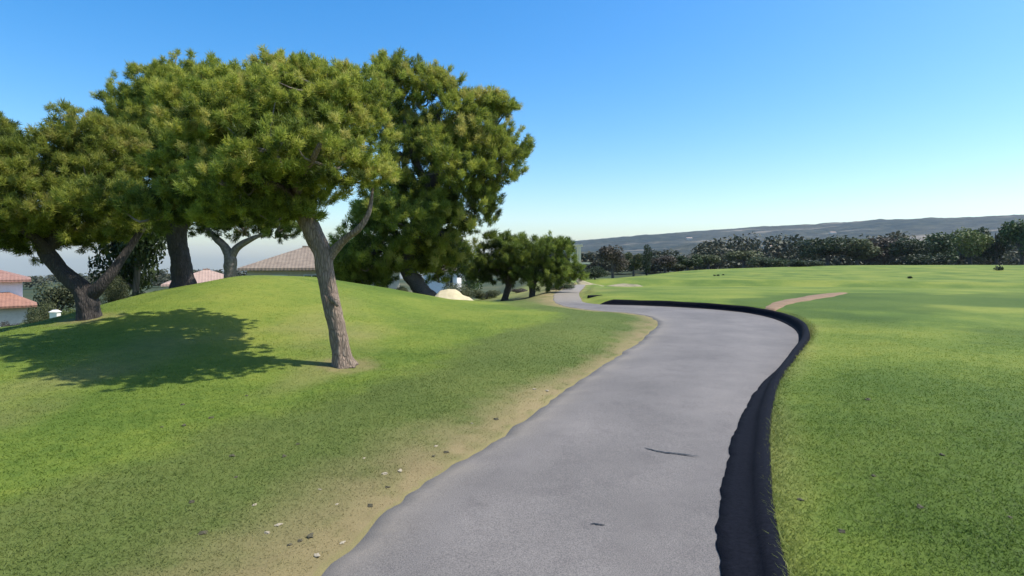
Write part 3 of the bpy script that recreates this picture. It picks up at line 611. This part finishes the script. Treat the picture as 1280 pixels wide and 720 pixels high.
for (nm,lab,cat,px,pt,pb,w,Y,shp,kd,sd_,grp) in rows:
    near=Y<40
    if Y>100 and nm=='leafy_tree': w*=1.25
    plant(nm,lab,cat,px,pt,pb,w,Y,shp,kd,sd_,grp,n=(15000 if sd_==22 else 7000) if near else 3200,leaf=.017 if near else .027)
def far_wood():
    g=np.random.default_rng(5); Vv=[];Ff=[];S=[];off=0
    v0,f0,s0,_=crown_unit('round',77,420,.042); v1,f1,s1,_=crown_unit('bush',78,420,.042)
    N=820; a=np.r_[g.random(630)*.74+.09,-g.random(190)*.9-.25]; r=150+ (g.random(N)**2.2)*900; r[630:]=150+g.random(190)**1.5*700
    r=r/np.cos(a)+60; x=r*np.sin(a); y=r*np.cos(a); z=land(x,y)[0]
    for i in range(N):
        v,f,s=(v0,f0,s0) if g.random()<.6 else (v1,f1,s1); h=9+9*g.random(); w=10+10*g.random(); t=g.random()*6.28
        if i>=630: h*=.5
        elif a[i]<.32: h*=.62
        q=v*np.array([w,w,h]); q=np.c_[q[:,0]*math.cos(t)-q[:,1]*math.sin(t),q[:,0]*math.sin(t)+q[:,1]*math.cos(t),q[:,2]]+np.array([x[i],y[i],z[i]-.6])
        Vv.append(q); Ff.append(f+off); S.append(np.clip(s*.7+.35*g.random(),0,1)); off+=len(q)
    tag(link('distant_wood',tri_mesh('distant_wood',np.vstack(Vv),np.vstack(Ff),shade=np.concatenate(S)),M['leaf_wood']),'dark woodland filling the valley below the far hills','woodland',kind='stuff')
M['leaf_wood']=m_leaf('leaves_wood',[(0,(.02,.032,.014)),(.5,(.05,.058,.028)),(1,(.11,.095,.055))],.15)
far_wood()

# ------------------------------------------------------------ houses
def hip_roof(name,x0,x1,y0,y1,ze,zr,over,m,parent,gable=False):
    x0-=over; x1+=over; y0-=over; y1+=over; cy=(y0+y1)/2; ins=0.0 if gable else min((y1-y0)/2*.95,(x1-x0)/2*.95)
    t=.18; v=[(x0,y0,ze),(x1,y0,ze),(x1,y1,ze),(x0,y1,ze),(x0+ins,cy,zr),(x1-ins,cy,zr)]; v+=[(a,b,c-t) for a,b,c in v[:4]]
    f=[(0,1,5,4),(1,2,5),(2,3,4,5),(3,0,4),(6,9,8,7),(0,6,7,1),(1,7,8,2),(2,8,9,3),(3,9,6,0)]
    o=link(name,poly_mesh(name,v,f),m,parent)
    mb=MB(); mb.box(x0+ins-.1,x1-ins+.1,cy-.11,cy+.11,zr-.06,zr+.09); mb.build('ridge_cap',m,o); return o
def window(parent,x,y,z,w,h,frame):
    f=MB(); t=.07
    f.box(x-w/2-t,x-w/2,y-.06,y+.02,z,z+h); f.box(x+w/2,x+w/2+t,y-.06,y+.02,z,z+h); f.box(x-w/2-t,x+w/2+t,y-.07,y+.02,z+h,z+h+t); f.box(x-w/2-t-.04,x+w/2+t+.04,y-.1,y+.02,z-t,z); f.box(x-.025,x+.025,y-.05,y+.02,z,z+h)
    o=f.build('window',frame,parent); MB().box(x-w/2,x+w/2,y-.015,y+.015,z,z+h).build('pane',M['glass'],o)
def walls(name,x0,x1,y0,y1,z0,z1,m,parent): return MB().box(x0,x1,y0,y1,z0,z1).build(name,m,parent)
def at0(root): return root
def house(label,X,Y,rz=0):
    z=gz(X,Y); return tag(empty('house',(X,Y,z),rz),label,'house'),z
# two-storey house, left edge
h,z=house('white two-storey house with red tiled roofs at the left edge',-42,45,R(41))
zu=-.03-z; zl=-1.9-z
walls('wall',-5.5,2.0,0,7,-1,zu,M['white'],h); hip_roof('roof',-5.5,2.0,0,7,zu+.12,zu+1.55,.55,M['roof_dusk'],h)
walls('lower_wall',-6.5,2.3,-3.2,0,-1,zl,M['cream'],h)
v=[(-7.1,-3.8,zl+.06),(2.9,-3.8,zl+.06),(2.9,.0,zl+.06),(1.2,-.02,zl+.98),(-7.1,-.02,zl+.98),(-7.1,-3.8,zl-.1),(2.9,-3.8,zl-.1),(2.9,0,zl-.1)]
lr=link('lower_roof',poly_mesh('lower_roof',v,[(0,1,3,4),(1,2,3),(5,6,1,0),(6,7,2,1),(5,7,6)]),M['roof_red'],h)
for x in (-2.4,-.2): window(h,x,-3.22,.35,1.1,1.15,M['white'])
window(h,-.6,-.02,zu-1.3,1.0,1.0,M['cream'])
dm=MB(); dm.box(1.0,1.8,-3.26,-3.2,0,1.5); dm.build('door',M['bark_dark'],h)
# brown-roofed house behind the mound
h,z=house('low house with brown hipped roof behind the grassy mound',-13.6,41,R(17))
ze=.98-z; walls('wall',-5.3,5.3,0,7.5,-1,ze,M['cream'],h); hip_roof('roof',-5.3,5.3,0,7.5,ze+.15,ze+1.75,.55,M['roof_brown'],h)
for x in (-3.2,-1.0,1.0): window(h,x,-.02,ze-1.6,1.0,1.2,M['white'])
# pale clay roof farther left
h,z=house('house with pale clay roof, only its roof above the mound crest',-27.2,50,R(28))
ze=-.55-z; walls('wall',-3.0,2.8,0,6,-1,ze,M['white'],h); hip_roof('roof',-3.0,2.8,0,6,ze+.15,ze+1.35,.5,M['roof_pink'],h)
window(h,0,-.02,ze-1.4,1,1.1,M['cream'])
# white gable glimpsed under the big pine
h,z=house('white-walled house glimpsed through the trees above the sand bunker',-7.4,58)
ze=.5-z; walls('wall',-1.7,1.7,0,5,-1,ze,M['white'],h); hip_roof('roof',-1.7,1.7,0,5,ze+.12,ze+.95,.35,M['roof_brown'],h)
window(h,.9,-.02,ze-1.5,.7,.9,M['cream'])
# timber frame beside the upright small pine
X,Y=7.6,66; z=gz(X,Y); p=tag(empty('pergola',(X,Y,z)),'cream timber frame with two upright posts beyond the small pines','pergola'); zt=3.25-z
for x,y in ((-.42,0),(.42,0),(-.42,2.2),(.42,2.2)): MB().box(x-.10,x+.10,y-.10,y+.10,-.2,zt).build('post',M['wood'],p)
for y in (0,2.2): MB().box(-.95,.75,y-.07,y+.07,zt,zt+.2).build('beam',M['wood'],p)
for x in (-.7,-.25,.2,.6): MB().box(x-.05,x+.05,-.4,2.6,zt+.2,zt+.32).build('rafter',M['wood'],p)
for y in (0,2.2): MB().box(-.9,1.6,y-.16,y+.16,zt-2.05,zt-1.83).build('ledge',M['wood'],p)
# white post in the garden
X,Y=(69-640)/F*22,22; z=gz(X,Y); p=tag(empty('garden_post',(X,Y,z)),'short white post standing among the garden shrubs at left','post'); zt=CH-(388-HY)*Y/F-z
MB().box(-.14,.14,-.1,.1,-.1,zt-.06).build('body',M['white'],p); mb=MB(); mb.add([(-.17,-.13,zt-.06),(.17,-.13,zt-.06),(.17,.13,zt-.06),(-.17,.13,zt-.06),(-.06,-.05,zt+.02),(.06,-.05,zt+.02),(.06,.05,zt+.02),(-.06,.05,zt+.02)],[(0,3,2,1),(4,5,6,7),(0,1,5,4),(1,2,6,5),(2,3,7,6),(3,0,4,7)]); mb.build('cap',M['white'],p)
# far buildings on the slopes
def hill_hit(px,py):
    for Y in np.arange(950,3150,10.):
        x=(px-640)/F*Y
        if hill_h(np.array([x]),np.array([Y]))[0]>=CH-(py-HY)*Y/F: return x,Y
    return None
for px,py,wp,lab in ((862,298,7,'long pale building high on the far hillside left of centre'),(966,309,6,'pale far building above the flat dark bush'),(1042,291,7,'pale far building on the hillside above the right-hand belt')):
    q=hill_hit(px,py+1)
    if q is None: continue
    X,Y=q; z=float(hill_h(np.array([X]),np.array([Y]))[0]); w=wp*Y/F; hh=max(1.5*Y/F,4)
    h=tag(empty('farm_building',(X,Y,z)),lab,'building'); walls('wall',-w/2,w/2,0,14,-6,hh,M['cream'],h); hip_roof('roof',-w/2,w/2,0,14,hh,hh+3,.6,M['roof_pink'],h,True)

# ------------------------------------------------------------ clods, stones, fairway tufts
def lump(name,seed,m):
    g=np.random.default_rng(seed); import bmesh
    bm=bmesh.new(); bmesh.ops.create_icosphere(bm,subdivisions=2,radius=1)
    k=g.random(3)*9
    for q in bm.verts:
        s=1+.55*(math.sin(q.co.x*3.1+k[0])*math.sin(q.co.y*2.7+k[1])*math.cos(q.co.z*3.3+k[2]))+.12*g.normal(); q.co*=s; q.co.z*=.55
    me=bpy.data.meshes.new(name); bm.to_mesh(me); bm.free(); me.materials.append(m); return me
clods=[lump('soil_clod',k,M['clod']) for k in range(3)]; stones=[lump('pale_stone',k+9,M['stone']) for k in range(3)]
Ys=np.concatenate([np.arange(2.5,60,.05),np.arange(60,130,.5)])
def hit(px,py):
    X=(px-640)/F*Ys; z=land(X,Ys)[0]; p=HY-(z-CH)*F/Ys; k=np.where(p<=py)[0]; k=k[0] if len(k) else -1; return X[k],Ys[k],z[k]
for i,(px,py) in enumerate([(228,507),(264,524),(230,534),(202,536),(308,495),(372,556),(355,572),(295,598),(290,571),(240,628),(254,668),(388,672),(362,682),(375,677),(485,612),(463,636),(558,566),(542,573),(620,525),(1092,596),(1178,570),(1150,637),(1262,652),(1000,626),(1052,668),(1085,500)]):
    x,y,z=hit(px,py); o=link('soil_clod',clods[i%3],None); s=.016*(.7+.7*random.random())*(y/4)**.4; o.location=(x,y,z+s*.2); o.scale=(s*1.3,s,s); o.rotation_euler=(0,0,random.random()*6)
    tag(o,'small dark clod of soil lying on the mown turf','clod','dark soil clods scattered over the turf')
for i,(px,py) in enumerate([(318,632),(400,615),(421,634),(481,593),(500,592),(348,657),(334,669),(396,699),(428,680),(455,575),(668,488),(684,489),(545,560),(590,530)]):
    x,y,z=hit(px,py); o=link('pale_stone',stones[i%3],None); s=.013*(.6+.8*random.random())*(y/4)**.4; o.location=(x,y,z+s*.25); o.scale=(s*1.5,s,s*.9); o.rotation_euler=(0,0,random.random()*6)
    tag(o,'small pale stone on the dry verge left of the path','stone','pale stones along the dry verge')
for px,py,s,lab in ((893,345,.16,'left one of three tiny dark tufts on the far green'),(898,345,.19,'middle one of three tiny dark tufts on the far green'),(904,344,.15,'right one of three tiny dark tufts on the far green'),(1137,348,.26,'lone dark tuft on the bright fairway below the tree belt'),(1248,338,.5,'dark low tuft on the fairway crest near the right edge')):
    x,y,z=hit(px,py); v,f,sh,_=crown_unit('bush',int(px),260,.10); o=link('grass_tuft',tri_mesh('grass_tuft',v,f,shade=sh),M['leaf_dark']); o.location=(x,y,z-.02); o.scale=(s*2.2,s*2.2,s*1.6); tag(o,lab,'tuft')

# ------------------------------------------------------------ the air
def haze():
    o=MB().box(-8300,8300,-8300,8300,-330,HAZE_TOP).build('haze',None); m=bpy.data.materials.new('haze_air'); m.use_nodes=True; n=m.node_tree.nodes; n.clear()
    v=n.new('ShaderNodeVolumePrincipled'); v.inputs['Color'].default_value=(.80,.91,1,1); v.inputs['Density'].default_value=.00007; v.inputs['Anisotropy'].default_value=.2
    out=n.new('ShaderNodeOutputMaterial'); m.node_tree.links.new(v.outputs[0],out.inputs['Volume']); o.data.materials.append(m); tag(o,'thin blue haze in the air over the valley','haze',kind='stuff')
haze()
scene.render.resolution_x=1024; scene.render.resolution_y=576
scene.cycles.max_bounces=6; scene.cycles.transparent_max_bounces=4; scene.cycles.volume_bounces=0
